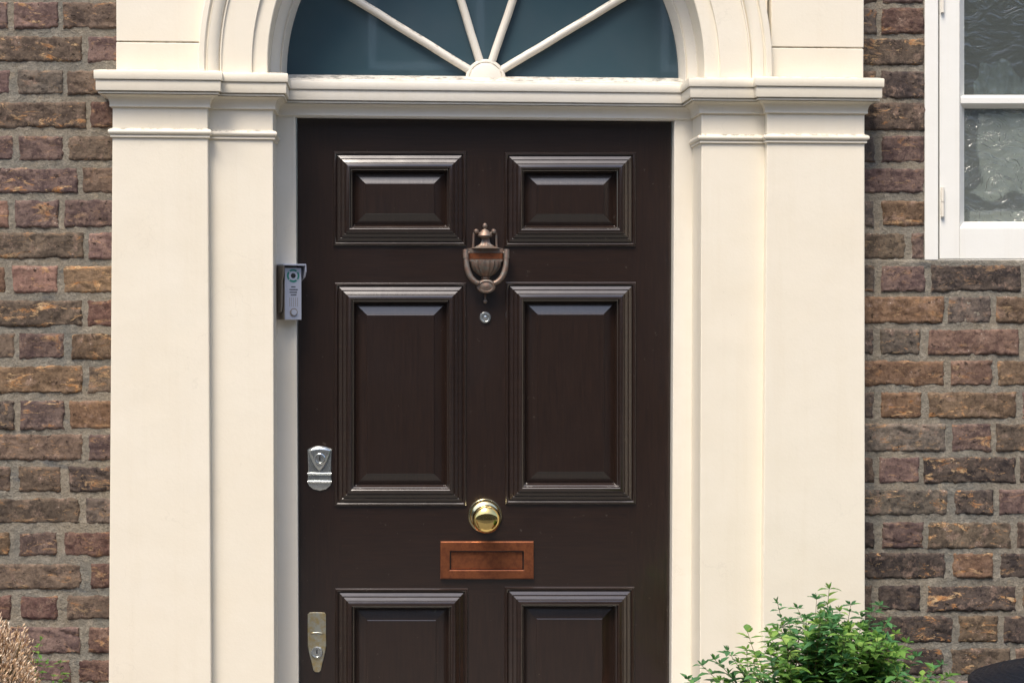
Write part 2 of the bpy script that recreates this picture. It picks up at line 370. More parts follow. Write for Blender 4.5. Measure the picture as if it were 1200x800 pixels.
def brick_geo(x0, x1, t, b, seed, mb=None, res=.0040):
    x0 -= .7; x1 += .7; t -= .6; b += .8
    P0 = W(x0, t, YB); P1 = W(x1, b, YB); T1 = W(x1, t, YB)
    wd = P1.x - P0.x; ht = P0.z - P1.z; slope = (T1.z - P0.z)
    nx = max(4, int(wd / res)); nz = max(3, int(ht / res)); dep = .045
    sv = Vector((seed * 3.7, seed * 1.3, seed * .77))
    tilt = noise.noise(sv) * .003; prd = noise.noise(sv * 1.7) * .0016
    vs = []
    rag = .6 + .9 * abs(noise.noise(sv * 2.1))
    for j in range(nz + 1):
        for i in range(nx + 1):
            u = i / nx; v = j / nz; x = P0.x + wd * u; z = P1.z + ht * v
            q = Vector((x, z, 0)) * 1.0 + sv
            n1 = noise.noise(q * 42); n2 = noise.noise(q * 130); n0 = noise.noise(q * 13)
            du = min(u, 1 - u) * wd; dv = min(v, 1 - v) * ht
            # ragged outline
            ex = (1 if u < .5 else -1) * max(0, 1 - du / .008) * (.0010 + .0026 * n1 + .0016 * n2)
            ez = (1 if v < .5 else -1) * max(0, 1 - dv / .008) * (.0004 + .0022 * rag * n1 + .0016 * n2)
            if v < .5: ez += max(0, 1 - dv / .012) * max(0, n0 + .02) * .0032 * rag
            edge = min(du, dv)
            y = -.0012 + prd + tilt * (v - .5) * 2 + .0014 * n1 + .0014 * n2 + .0016 * n0
            y += .0030 * max(0, 1 - edge / .0028) ** 2
            if v < .3 and n1 + .5 * n0 > .42: y += .0028
            # torn creases
            cr = noise.noise(Vector((x * 14, z * 70 + x * 22, seed)))
            if cr > .38: y += (cr - .38) * .020
            if edge > .001: y = min(y, .0006)
            vs.append((x + ex, y, z + ez + slope * u))
    fs = []; m = nx + 1
    for j in range(nz):
        for i in range(nx): fs.append((j * m + i, j * m + i + 1, (j + 1) * m + i + 1, (j + 1) * m + i))
    # sides to the back
    per = [i for i in range(m)] + [j * m + nx for j in range(1, nz + 1)] + [nz * m + i for i in range(nx - 1, -1, -1)] + [j * m for j in range(nz - 1, 0, -1)]
    k0 = len(vs)
    for i in per: vs.append((vs[i][0], dep, vs[i][2]))
    n = len(per)
    for i in range(n): fs.append((per[(i + 1) % n], per[i], k0 + i, k0 + (i + 1) % n))
    if mb is not None: mb.add(vs, fs); return
    return vs, fs
rest = MB(); seed = 1
courses = []
for side, T in ((0, L), (1, R)):
    for (t, b, row) in T:
        for (x0, x1, c, wear) in row:
            seed += 1
            if side == 0: x1 = min(x1, 150)
            else: x0 = max(x0, 995)
            if side == 1 and t < 305 and x1 > 1083: x1 = 1083
            if x1 < -2 or x0 > 1202 or b < -2 or t > 802:      # out of the picture: joined
                brick_geo(x0, x1, t, b, seed, rest, .02); continue
            vs, fs = brick_geo(x0, x1, t, b, seed)
            o = obj('brick', vs, fs, BRICK, wall, smooth=True, edge=50, recalc=False)
            rr = random.Random(seed); k = 1 + rr.choice((-.34, -.2, -.08, .04, .16, .34)) + rr.uniform(-.06, .06)
            col = [PAL[c][i] * k * (1 + rr.uniform(-.05, .05)) for i in range(3)]
            o.color = (*col, min(1, wear * 1.5 + .15))
# further courses beyond the picture, down to the pavement and out to the sides
y = 884; odd = 0
while W(600, y, 0).z > .05:
    for a, b_ in ((-230, 150), (995, 1600)):
        x = a - (60 if odd else 0)
        while x < b_:
            for wd_ in (105, 50):
                x1 = min(x + wd_, b_)
                if x1 - x > 12: seed += 1; brick_geo(x, x1, y, min(y + 29, 1e9), seed, rest, .02)
                x += wd_ + 8
                if x >= b_: break
    y += 37.5; odd = 1 - odd
for i, (t, b) in enumerate([(t, b) for (t, b, _) in L]):
    seed += 1; brick_geo(-165 if i % 2 else -160, -104 if i % 2 else -108, t, b, seed, rest, .02)
    seed += 1; brick_geo(-230, -172, t, b, seed, rest, .02)
ro = rest.build('brick_courses', BRICK, wall, recalc=False); ro['kind'] = 'stuff'; ro.color = (.13, .09, .068, .3)
def mortar_sheet(x0, x1, t, b, hole=None, step=.0062):
    A = W(x0, t, .003); B = W(x1, b, .003); vs = []; fs = []
    nx = int((B.x - A.x) / step); nz = int((A.z - B.z) / step)
    for j in range(nz + 1):
        for i in range(nx + 1):
            x = A.x + (B.x - A.x) * i / nx; z = B.z + (A.z - B.z) * j / nz
            q = Vector((x, z, 3.3)); y = .0020 + (.0006 if b == 306.5 else 0) + .0016 * noise.noise(q * 35) + .0012 * noise.noise(q * 8) + .0010 * noise.noise(q * 110)
            vs.append((x, y, z))
    m = nx + 1
    for j in range(nz):
        for i in range(nx): fs.append((j * m + i, j * m + i + 1, (j + 1) * m + i + 1, (j + 1) * m + i))
    per = [i for i in range(m)] + [j * m + nx for j in range(1, nz + 1)] + [nz * m + i for i in range(nx - 1, -1, -1)] + [j * m for j in range(nz - 1, 0, -1)]
    k0 = len(vs); n = len(per)
    for i in per: vs.append((vs[i][0], .06, vs[i][2]))
    for i in range(n): fs.append((per[(i + 1) % n], per[i], k0 + i, k0 + (i + 1) % n))
    return vs, fs
for (x0, x1, t, b) in ((-60, 160, -60, 840), (990, 1083.6, -60, 306.5), (990, 1240, 304, 840)):
    vs, fs = mortar_sheet(x0, x1, t, b); obj('mortar', vs, fs, MORTAR, wall, smooth=True, recalc=False)
zt, zb = W(600, -60, 0).z, W(600, 840, 0).z
mbk = MB()
mbk.quadbox([(-240, 842), (160, 842), (160, 1190), (-240, 1190)], .004, .06)
mbk.quadbox([(-240, -60), (-61, -60), (-61, 840), (-240, 840)], .004, .06)
mbk.quadbox([(990, 842), (1640, 842), (1640, 1190), (990, 1190)], .004, .06)
mbk.quadbox([(1241, 306), (1640, 306), (1640, 840), (1241, 840)], .004, .06)
mbk.build('mortar', MORTAR, wall)
# core of the wall behind, with openings for door and window
core = MB()
X = lambda px, y=.07: W(px, 400, y).x
Z = lambda py, y=.07: W(600, py, y).z
core.box((X(-240), .0602, 0), (X(200), .32, 3.2))
core.box((X(950), .0602, 0), (X(1084), .32, 3.2))
core.box((X(1084) + .002, .0602, 0), (X(1640), .32, Z(308)))
core.box((X(-240), .0602, 3.202), (X(1640), .32, 3.6))
core.box((X(-240), -.004, Z(-62)), (X(160), .058, 3.4)); core.box((X(990), -.004, Z(-62)), (X(1083), .058, 3.4))
core.build('wall_core', MORTAR, wall)

# ------------------------------------------------------------------ the doorcase
case = thing('doorcase', 'cream painted stucco doorcase with paired pilasters, moulded capitals and round arch', 'doorcase', (0.02, -.04, 0))
ZG = 0.0
def shaft(xs_top, xs_bot, t, face, back, name, parent, mat=SHAFT):
    """xs_top/xs_bot: pixel edges at py=160 and py=800; goes from pixel row t down to the ground"""
    def edge(a, b, py): return a + (b - a) * (py - 160) / 640
    rows = [t, 300, 480, 640, 800, 1000, 1150]
    vs = []; fs = []
    for py in rows:
        z = W(600, py, face).z if py != 1150 else 0.0
        for k in (0, 1):
            x = W(edge(xs_top[k], xs_bot[k], min(py, 900)), py, face).x
            vs.append((x, face, z)); vs.append((x, back, z))
    for i in range(len(rows) - 1):
        a = i * 4; b = a + 4
        fs += [(a, a + 2, b + 2, b), (a + 1, b + 1, b + 3, a + 3), (a, b, b + 1, a + 1), (a + 2, a + 3, b + 3, b + 2)]
    fs += [(0, 1, 3, 2), ((len(rows) - 1) * 4, (len(rows) - 1) * 4 + 2, (len(rows) - 1) * 4 + 3, (len(rows) - 1) * 4 + 1)]
    return obj(name, vs, fs, mat, parent, bev=.0022)
# plan of neck faces in world x
xo0, xo1, xi1 = W(131.7, 140, YO).x, W(243.5, 140, YO).x, W(320, 140, YI).x
xj0, xp0, xp1 = W(822, 140, YI).x, W(898.8, 140, YO).x, W(1013.5, 140, YO).x
pil = []
for k in (0, 1):
    # a pilaster pair: outer and inner strip
    if k == 0:
        p = shaft((131.7, 243.5), (127.3, 247.3), 100, YO, .0598, 'outer_pilaster', case)
        q = shaft((240.5, 320.0), (244.5, 321.6), 101, YI, YF, 'inner_pilaster', case)
    else:
        p = shaft((898.8, 1013.3), (893.5, 1013.8), 106, YO, .0598, 'outer_pilaster', case)
        q = shaft((822, 903), (820, 897.5), 107, YI, YF, 'inner_pilaster', case)
def sweep(path, prof, name, mat, parent, caps=True):
    """path: plan points (x,y), outward side is on the right hand of travel (travel in +x => outward -y); prof: (offset, z)"""
    n = len(path); nrm = []
    for i in range(n - 1):
        d = Vector((path[i + 1][0] - path[i][0], path[i + 1][1] - path[i][1])).normalized(); nrm.append(Vector((d.y, -d.x)))
    vs = []
    for i in range(n):
        if i == 0: m = nrm[0]; s = 1
        elif i == n - 1: m = nrm[-1]; s = 1
        else:
            m = (nrm[i - 1] + nrm[i]); m.normalize(); s = 1 / max(.2, m.dot(nrm[i]))
        for (o, z) in prof: vs.append((path[i][0] + m.x * o * s, path[i][1] + m.y * o * s, z + TILT * path[i][0]))
    k = len(prof); fs = []
    for i in range(n - 1):
        for j in range(k - 1): fs.append((i * k + j, (i + 1) * k + j, (i + 1) * k + j + 1, i * k + j + 1))
    fs.append(tuple(range(k))); fs.append(tuple((n - 1) * k + j for j in range(k - 1, -1, -1)))
    return obj(name, vs, fs, mat, parent, recalc=False, smooth=True, edge=28)
TILT = -.0015
def zc(py, off, base=YO): return W(200, py, base - off).z - TILT * W(200, py, base).x
cap = [(-.02, zc(82, 0)), (.020, zc(82.3, .02)), (.0335, zc(83, .034)), (.0345, zc(84.5, .034)), (.034, zc(92.8, .034)), (.0335, zc(93.3, .034)), (.0275, zc(93.4, .028)), (.0275, zc(94.1, .028)),
       (.0305, zc(94.2, .03)), (.0305, zc(106.0, .03)), (.0300, zc(106.6, .03)), (.0215, zc(106.8, .022)), (.0215, zc(107.9, .022)), (.0262, zc(108.1, .026)), (.0262, zc(110.0, .026)), (.0200, zc(110.2, .020)), (.0200, zc(111.0, .02)), (.0235, zc(111.2, .022))]
for k in range(1, 9):
    a = k / 8 * PI / 2
    cap.append((.0235 - .0185 * math.sin(a) ** 1.0 * 1.0 if False else .005 + .0185 * (1 - math.sin(a)), zc(111.2 + (122.6 - 111.2) * (1 - math.cos(a)), .012)))
cap += [(.0052, zc(123, .004)), (.0055, zc(125.6, .004)), (0.0, zc(126.2, 0)), (-.02, zc(126.2, 0))]
# capital and transom cornice run: outer pilaster, inner pilaster; the transom carries the same profile deeper in
sweep([(xo0, .03), (xo0, YO), (xo1, YO), (xo1, YI), (xi1, YI), (xi1, YF)], cap, 'capital', CREAM, case)
sweep([(xj0, YF), (xj0, YI), (xp0, YI), (xp0, YO), (xp1, YO), (xp1, .03)], cap, 'capital', CREAM, case)
def za(py, off): return zc(py, off)
ast = [(-.01, za(150.3, 0)), (0, za(150.6, 0))]
for k in range(0, 11):
    a = PI / 2 - PI * k / 10
    ast.append((.0015 + .0072 * max(0, math.cos(a)), za(154.6 - 3.6 * math.sin(a), .006)))
ast += [(.0040, za(158.6, .003)), (.0042, za(161.0, .003)), (0, za(161.6, 0)), (-.01, za(161.8, 0))]
sweep([(xo0, .03), (xo0, YO), (xo1, YO), (xo1, YI), (xi1, YI), (xi1, YF - .004)], ast, 'astragal', CREAM, case)
sweep([(xj0, YF - .004), (xj0, YI), (xp0, YI), (xp0, YO), (xp1, YO), (xp1, .03)], ast, 'astragal', CREAM, case)
# impost blocks above the capitals, two stones each with a recessed joint
ZTOP = 3.1
for (x0, x1, tp, jt) in ((136, 241.5, 83, 49), (903.5, 1012, 92, 55.5)):
    m = MB(); f = -.058
    a = W(x0, jt, f); b = W(x1, jt, f); zb_ = W(x0, tp + 2, f).z
    m.box((a.x, f, zb_), (b.x, .0596, a.z - .0012)); m.build('impost_block', CREAM, case, bev=.0018)
    m = MB(); m.box((a.x + .0006, f + .0005, a.z + .0012), (b.x + .0006, .0596, a.z + .26)); m.build('impost_block', CREAM, case, bev=.0018)
    m = MB(); m.box((a.x - .004 if False else a.x + .002, f + .006, a.z - .004), (b.x - .002, .0590, a.z + .004)); m.build('joint', CREAM, case)
    m = MB(); m.box((a.x + .0006, f + .0005, a.z + .2624), (b.x + .0006, .0596, ZTOP)); m.build('impost_block', CREAM, case, bev=.0018)
# archivolt
AC = W(572, 77.5, -.058); sA = mm(-.058)
def arch_mesh(prof, name, mat, parent, stilt, n=72, closed=True, edge=25):
    vs = []; fs = []; st = [(0, -stilt, 1)]
    cols = []
    for k in range(n + 1):
        a = PI * k / n; cols.append((math.cos(a), math.sin(a), 0))
    cols = [(1, 0, -stilt)] + cols + [(-1, 0, -stilt)]
    for (c, s_, dz) in cols:
        for (r, y) in prof: vs.append((AC.x + c * r * sA, y, AC.z + s_ * r * sA + dz))
    k = len(prof)
    for i in range(len(cols) - 1):
        for j in range(k if closed else k - 1): fs.append((i * k + j, i * k + (j + 1) % k, (i + 1) * k + (j + 1) % k, (i + 1) * k + j))
    return obj(name, vs, fs, mat, parent, smooth=True, edge=edge)
stz = AC.z - (W(572, 92.5, -.058).z)
prof = [(333, .058), (333, -.078), (332, -.0805), (326.5, -.081), (325.4, -.079), (325, -.075), (323.2, -.075), (322.4, -.078)]
for k in range(7):
    a = k / 6 * PI / 2; prof.append((322.4 - 12.5 * math.sin(a) if False else 309.8 + 12.6 * (1 - math.sin(a)), -.0775 + .016 * (1 - math.cos(a))))
prof += [(309, -.0655), (307.6, -.0655), (307, -.061), (273, -.061), (272.6, -.0535), (256, -.0535), (255, -.052), (255, .044), (262, .058)]
arch_mesh(prof, 'arch', CREAM, case, stz)
# spandrel filling above between arch and blocks
sp_pts = []
m = MB(); fz = -.040; vs = []; fs = []
N = 48
for k in range(N + 1):
    a = PI * k / N; x = AC.x + math.cos(a) * 331 * sA; z = AC.z + math.sin(a) * 331 * sA
    for yy in (fz, .0594): vs.append((x, yy, z)); vs.append((x, yy, ZTOP))
for k in range(N):
    a = k * 4; b = a + 4; fs += [(a, b, b + 1, a + 1), (a + 2, a + 3, b + 3, b + 2), (a, a + 2, b + 2, b), (a + 1, b + 1, b + 3, a + 3)]
obj('spandrel', vs, fs, CREAM, case)

# ------------------------------------------------------------------ door frame and transom
frame = thing('door_frame', 'cream painted wooden door frame and moulded transom around the dark door', 'door frame', (0.0, .1, 0))
xf0, xf1 = W(348, 150, YF).x, W(790, 150, YF).x
dl = lambda py: 347.5 + 3.5 * (py - 137) / 663.0
dr = lambda py: 787.5 - 3.5 * (py - 137) / 663.0
def jamb(left):
    rows = [118, 300, 500, 700, 900, 1160]; vs = []; fs = []
    for py in rows:
        if left: xa = xi1 - .006; xb = W(dl(py), py, YD).x - .0005
        else: xa = W(dr(py), py, YD).x + .0005; xb = xj0 + .006
        z = W(600, py, YF).z if py < 1160 else .0
        vs += [(xa, YF, z), (xb, YF, z), (xb, .16, z), (xa, .16, z)]
    for i in range(len(rows) - 1):
        a = i * 4; b = a + 4
        for k in range(4): fs.append((a + k, a + (k + 1) % 4, b + (k + 1) % 4, b + k))
    fs += [(0, 3, 2, 1), tuple((len(rows) - 1) * 4 + k for k in range(4))]
    return obj('jamb', vs, fs, FRAMEP, frame, bev=.002)
jamb(True); jamb(False)
TC = [(-.03, cap[0][1])] + cap[1:-1]
def trz(p): return p
sweep([(xi1 + .001, YF), (xj0 - .001, YF)], cap[:-2] + [(.004, zc(126.0, 0)), (.0015, zc(127.2, 0)), (.0015, zc(127.9, 0)), (-.02, zc(127.9, 0))], 'transom', FRAMEP, frame)
zh = W(600, 136.8, YD).z; zhl = zc(127.9, 0)
MB().box((xi1 - .004, YF + .004, zh), (xj0 + .004, .16, cap[0][1] - .004)).build('head', FRAMEP, frame, bev=.0015)
# fanlight ring and sill fixed in the arch
fan = thing('fanlight', 'semicircular fanlight with four cream glazing bars radiating from a half round hub above the door', 'fanlight', (AC.x, .1, AC.z))
rp = [(256, .034), (254, .034), (253, .037), (243.5, .050), (242.6, .047), (241.6, .047), (240.8, .052), (238.6, .078), (237.6, .082), (237.4, .13), (256, .13)]
arch_mesh(rp, 'ring', FRAMEP, fan, stz + .002)
YG = .100
zs0 = cap[1][1]; GX0 = AC.x - 240 * sA; GX1 = AC.x + 240 * sA
zgb = W(569, 90.5, YG).z
MB().add(*[[Vector(v) for v in ((GX0, .045, zs0 - .006), (GX1, .045, zs0 - .006), (GX1, .045, zs0 + .002), (GX0, .045, zs0 + .002), (GX0, .088, zgb), (GX1, .088, zgb), (GX1, .125, zgb), (GX0, .125, zgb), (GX0, .125, zs0 - .006), (GX1, .125, zs0 - .006))],
          [(0, 1, 2, 3), (3, 2, 5, 4), (4, 5, 6, 7), (7, 6, 9, 8), (8, 9, 1, 0), (0, 3, 4, 7, 8), (1, 9, 6, 5, 2)]]).build('sill', FRAMEP, fan, bev=.0015)
HC = W(569, 93.5, YG - .012)
angs = [math.radians(a) for a in (31.2, 71.0, 107.3, 148.8)]
RG = 239.5 * sA
def bar_end(a):
    d = Vector((math.cos(a), 0, math.sin(a))); o = Vector((HC.x - AC.x, 0, HC.z - AC.z)); b = o.dot(d); c = o.dot(o) - RG * RG
    return -b + math.sqrt(b * b - c)
for a in angs:
    d = Vector((math.cos(a), 0, math.sin(a))); u = Vector((-d.z, 0, d.x)); e = bar_end(a) + .004
    vs = []; pr = []
    hw = 4.7 * mm(YG)
    for k in range(9):
        t = PI * k / 8; pr.append((hw * math.cos(t), -.004 - .012 * math.sin(t) ** .8))
    pr = [(hw, .0)] + pr + [(-hw, .0)]
    segs = 10
    for i in range(segs + 1):
        r = .026 + (e - .026) * i / segs; wob = .0004 * math.sin(i * 2.1 + a * 9)
        for (o_, y_) in pr: vs.append((HC.x + d.x * r + u.x * (o_ + wob), YG - .004 + y_, HC.z + d.z * r + u.z * (o_ + wob)))
    k = len(pr); fs = [(i * k + j, i * k + (j + 1) % k, (i + 1) * k + (j + 1) % k, (i + 1) * k + j) for i in range(segs) for j in range(k)]
    fs += [tuple(range(k)), tuple(segs * k + j for j in range(k - 1, -1, -1))]
    obj('glazing_bar', vs, fs, FRAMEP, fan, smooth=True, edge=40)
# panes between the bars
bounds = [0] + angs + [PI]
for i in range(5):
    a0, a1 = bounds[i] + .004, bounds[i + 1] - .004; vs = []; n = 14
    for yy in (YG, YG + .004):
        vs.append((HC.x + .012 * math.cos((a0 + a1) / 2), yy, HC.z + .012 * math.sin((a0 + a1) / 2)))
        for k in range(n + 1):
            a = a0 + (a1 - a0) * k / n; r = bar_end(a) - .001; vs.append((HC.x + r * math.cos(a), yy, HC.z + r * math.sin(a)))
    m_ = n + 2; fs = [tuple(range(m_)), tuple(m_ + k for k in range(m_ - 1, -1, -1))] + [(k, (k + 1) % m_, m_ + (k + 1) % m_, m_ + k) for k in range(m_)]
    obj('pane', vs, fs, GLASS_FAN, fan)
hb = MB(); s = mm(YG - .02)
hb.lathe([(23.5 * s, .0), (23.5 * s, -.014), (22 * s, -.018), (20 * s, -.0185), (19.6 * s, -.0165), (19 * s, -.0165), (18.4 * s, -.022), (15 * s, -.0245), (.001, -.0255)], (HC.x, YG - .002, HC.z), 'y', 24, a0=0, a1=PI)
hb.build('hub', FRAMEP, fan, smooth=True, edge=35)

# ------------------------------------------------------------------ the door
door = thing('front_door', 'glossy dark brown six panel front door with brass knob and urn knocker', 'door', (0, YD, .12))
ZDB = .13
dtop = 136.0
def zpy(py): return W(567, py, YD).z
cols_x = {'TL': (390.5, 546.5), 'TR': (591, 745)}
PN = [  # outer moulding edges x0,x1,top,bottom
    (390.3, 546.5, 177.2, 288.2), (591.0, 745.0, 178.4, 289.0),
    (392.0, 546.5, 331.0, 592.6), (592.0, 745.2, 330.2, 590.4),
    (392.6, 548.5, 688.6, 1010), (591.0, 743.6, 686.8, 1008)]
mid = 569.2
def dq(a, b, c, d, y1=.15): return [a, b, c, d]
def rail_piece(name, pts, mat):
    MB().quadbox(pts, YD, YD + .045).build(name, mat, door)
g = 8   # moulding covers the joint by this many pixels
xl, xr = 400, 735; mlx, mrx = 537, 600
B = 1142
def zz(py): return py
rail_piece('stile', [(dl(dtop) + .6, dtop + .6), (xl, dtop + .6), (xl, B), (dl(B) + .6, B)], DOORV)
rail_piece('stile', [(xr, dtop + .6), (dr(dtop) - .6, dtop + .6), (dr(B) - .6, B), (xr, B)], DOORV)
rows_r = [(dtop + .6, 186), (279.5, 340), (582, 697), (1000, B)]
for (a, b) in rows_r: rail_piece('rail', [(xl, a), (xr, a), (xr, b), (xl, b)], DOORH)
for (a, b) in ((186, 279.5), (340, 582), (697, 1000)): rail_piece('muntin', [(mlx, a), (mrx, a), (mrx, b), (mlx, b)], DOORV)
mprof = [(0, .0), (.4, .0035), (1.4, .0060), (2.8, .0066), (3.8, .0050), (4.4, .0022), (5.0, .0022), (5.5, .0052), (9.0, .0085), (9.5, .0078), (10.0, .0078), (10.4, .0100), (13.6, .0132), (14.1, .0124), (14.5, .0128), (15.2, .0152), (18.2, .0178), (19.2, .0180), (20.2, .0165), (20.9, .0120), (21.3, .0060), (22.4, .0040), (23.2, -.0020), (24.6, -.006)]
def rect_rings(x0, x1, t, b, prof, mat, name, parent, closed_front=False, back=None):
    vs = []; fs = []
    for (d, h) in prof:
        for (px, py) in ((x0 + d, t + d), (x1 - d, t + d), (x1 - d, b - d), (x0 + d, b - d)):
            p = W(px, py, YD); vs.append((p.x, YD - h, p.z))
    k = len(prof)
    for i in range(k - 1):
        for j in range(4): fs.append((i * 4 + j, i * 4 + (j + 1) % 4, (i + 1) * 4 + (j + 1) % 4, (i + 1) * 4 + j))
    if closed_front: fs.append(tuple((k - 1) * 4 + j for j in range(4)))
    o = obj(name, vs, fs, mat, parent, recalc=False); 
    me = o.data; bm = bmesh.new(); bm.from_mesh(me); bmesh.ops.recalc_face_normals(bm, faces=bm.faces)
    up = sum(f.normal.y * f.calc_area() for f in bm.faces)
    if up > 0: bmesh.ops.reverse_faces(bm, faces=bm.faces)
    bm.to_mesh(me); bm.free()
    for p in me.polygons: p.use_smooth = True
    me.set_sharp_from_angle(angle=math.radians(7 if closed_front else 24)); return o
for (x0, x1, t, b) in PN:
    rise = .0108 if t < 200 else (.0078 if t < 400 else .0060)
    pp = [(23, -.0085), (24.4, -.0075), (37.2, -.0075 + rise), (37.5, -.0061 + rise), (38.3, -.0055 + rise)]
    pan = rect_rings(x0, x1, t, b, pp, DOORV, 'panel', door, True)
    rect_rings(x0, x1, t, b, mprof, DOORV if False else DOORH, 'moulding', pan)
# step of the door
stone = M('worn_stone', (.35, .33, .29), .8); stone.bump(stone.noise(60, 5, .7), .4, .003)
st = thing('door_step', 'pale stone step under the dark front door', 'step', (0, -.1, 0))
MB().box((W(325, 400, 0).x, -.28, 0.001), (W(817, 400, 0).x, .20, .125)).build('slab', stone.m, st, bev=.01)

# knob
kn = W(568.3, 604, YD); s = mm(YD)
knob = MB().lathe([(20.2 * s, 0), (20.2 * s, -.003), (19.2 * s, -.0055), (17.5 * s, -.006), (16.5 * s, -.0045), (15 * s, -.006), (12 * s, -.010), (8 * s, -.014), (5.5 * s, -.020), (5.5 * s, -.040), (8 * s, -.044)], kn, 'y', 48).build('knob_rose', BRASS2, door, smooth=True, edge=40)
bp = []
for k in range(15):
    a = PI * k / 14; bp.append((max(.0003, 16.4 * s * math.sin(a) ** .9), -.042 - .021 * (1 - math.cos(a))))
MB().lathe(bp, kn, 'y', 48).build('knob', BRASS, knob, smooth=True)
# letter plate
lp = MB(); x0, x1, t, b = 516, 625.2, 633.6, 677.6; ix0, ix1, it, ib = 527, 613.8, 644.6, 667
def ringpts(x0, x1, t, b, h): return [Vector((W(px, py, YD).x, YD - h, W(px, py, YD).z)) for (px, py) in ((x0, t), (x1, t), (x1, b), (x0, b))]
vs = ringpts(x0, x1, t, b, 0) + ringpts(x0, x1, t, b, .0055) + ringpts(x0 + 1.2, x1 - 1.2, t + 1.2, b - 1.2, .0082) + ringpts(ix0 - .8, ix1 + .8, it - .8, ib + .8, .0082) + ringpts(ix0, ix1, it, ib, .0075) + ringpts(ix0, ix1, it, ib, 0)
fs = [(i * 4 + j, i * 4 + (j + 1) % 4, (i + 1) * 4 + (j + 1) % 4, (i + 1) * 4 + j) for i in range(5) for j in range(4)]
plate = obj('letter_plate', vs, fs, COPPER, door)
MB().quadbox([(ix0 + 1.6, it + 2.0), (ix1 - 1.6, it + 2.0), (ix1 - 1.6, ib - .8), (ix0 + 1.6, ib - .8)], YD - .0016, YD - .0002).build('letter_flap', COPPER, plate, bev=.0006)
# spyhole
sc_ = W(568.6, 372, YD)
sp = MB().lathe([(6.8 * s, 0), (6.8 * s, -.002), (6.0 * s, -.0045), (4.6 * s, -.005), (4.2 * s, -.0035), (3.0 * s, -.003), (1.5 * s, -.0045), (.0003, -.005)], sc_, 'y', 28).build('spyhole', CHROME, door, smooth=True, edge=40)
# knocker -------------------------------------------------
def KP(px, py, h): 
    p = W(px, py, YD); return Vector((p.x, YD - h, p.z))
kb = MB()
def zprof(rows, cx, h, squash, mod=None, n=36):
    c = KP(cx, rows[0][1], h); pr = [(r * s, KP(cx, py, h).z - c.z) for (r, py) in rows]
    kb.lathe(pr, c, 'z', n, squash, mod)
flute = lambda a, h: 1 + .055 * math.cos(a * 18)
zprof([(.2, 261.6), (2.0, 262.4), (3.0, 264.6), (2.8, 266.6), (1.6, 268.4), (2.2, 269.2)], 568, .012, 1)
zprof([(2.2, 269), (4.2, 270.4), (7.6, 274.6), (8.6, 276.2), (8.0, 277.6), (5.2, 278.6), (4.3, 280)], 568, .012, .8)
zprof([(4.3, 279.6), (4.6, 283), (6.0, 286), (10, 288.8), (15, 290.6), (19, 291.4)], 568.8, .010, .6, flute)
kb.plate([(548.2, 291), (589.8, 291), (590.6, 293), (590.6, 296.4), (547.6, 296.4), (547.6, 293)], YD - .003, .016, .8)
kb.plate([(549, 303.6), (590, 303.6), (589, 306.6), (550, 306.6)], YD - .003, .016, .6)
zprof([(17, 306), (17.2, 308), (16.4, 312), (14, 316.6), (10.5, 320.6), (6.6, 323.4), (4.4, 324.6)], 569, .010, .7, flute)
zprof([(4.2, 324.4), (5.4, 325.4), (5.4, 326.4), (3.2, 327.6), (3.2, 330)], 569, .010, .8)
knock = kb.build('door_knocker', BRONZE, door, smooth=True, edge=35)
MB().plate([(549.4, 296.6), (589.4, 296.6), (589.4, 303.4), (549.4, 303.4)], YD - .002, .0165, .5).build('band', COPPER, knock)
for sx in (-1, 1):
    m = MB(); cx = 568 + sx * 10.2
    m.tube([KP(cx + sx * 3.6, 290.5, .010), KP(cx + sx * 3.2, 284, .010), KP(cx + sx * 3.0, 277, .010), KP(cx + sx * 2.4, 273, .010)], [.0030, .0026, .0028, .0030], 8)
    c = KP(cx, 271.6, .010); m.lathe([(.0003, .0035), (.0040, .003), (.0060, 0), (.0060, -.004), (.0040, -.008), (.0003, -.009)], c, 'y', 16)
    m.tube([KP(cx, 271.6, .012), KP(568 + sx * 5.5, 274.4, .012)], [.004, .0022], 8)
    m.build('scroll', BRONZE, knock, smooth=True, edge=40)
rg = MB()
for sx in (-1, 1):
    pts = []; rad = []
    for k in range(13):
        t = k / 12
        x = 569.2 + sx * (23.2 * math.cos(t * 1.22) ** .9 + .6 * math.sin(t * PI)); yv = 301 + 31.5 * math.sin(t * 1.42)
        pts.append(KP(x, yv, .022 + .006 * math.sin(t * 1.4))); rad.append((3.1 + .7 * math.sin(t * PI)) * s * .92)
    rg.tube(pts, rad, 12)
    rg.tube([KP(569.2 + sx * 23.6, 303, .022), KP(569.2 + sx * 24.0, 292.6, .020)], [.0072, .0066], 12)
    rg.tube([KP(569.2 + sx * 20, 297, .018), KP(569.2 + sx * 27.0, 297, .018)], [.0052, .0048], 12)
c = KP(569, 335.6, .014); q = s
rg.lathe([(11.2 * q, 0), (11.6 * q, -.008), (10.6 * q, -.0135), (8.4 * q, -.0145), (7.6 * q, -.0125), (6.4 * q, -.0125), (3 * q, -.0145), (.0003, -.015)], c, 'y', 32, .72)
rg.build('knocker_ring', BRONZE, knock, smooth=True, edge=35)
c = KP(568.6, 353.2, 0); MB().lathe([(2.6 * s, 0), (2.6 * s, -.004), (1.8 * s, -.007), (.0003, -.008)], c, 'y', 16).build('strike_stud', BRONZE, knock, smooth=True)
MB().plate([(567.4, 344), (569.8, 344), (569.6, 351), (567.6, 351)], YD, .008, .5).build('strike_post', BRONZE, knock)
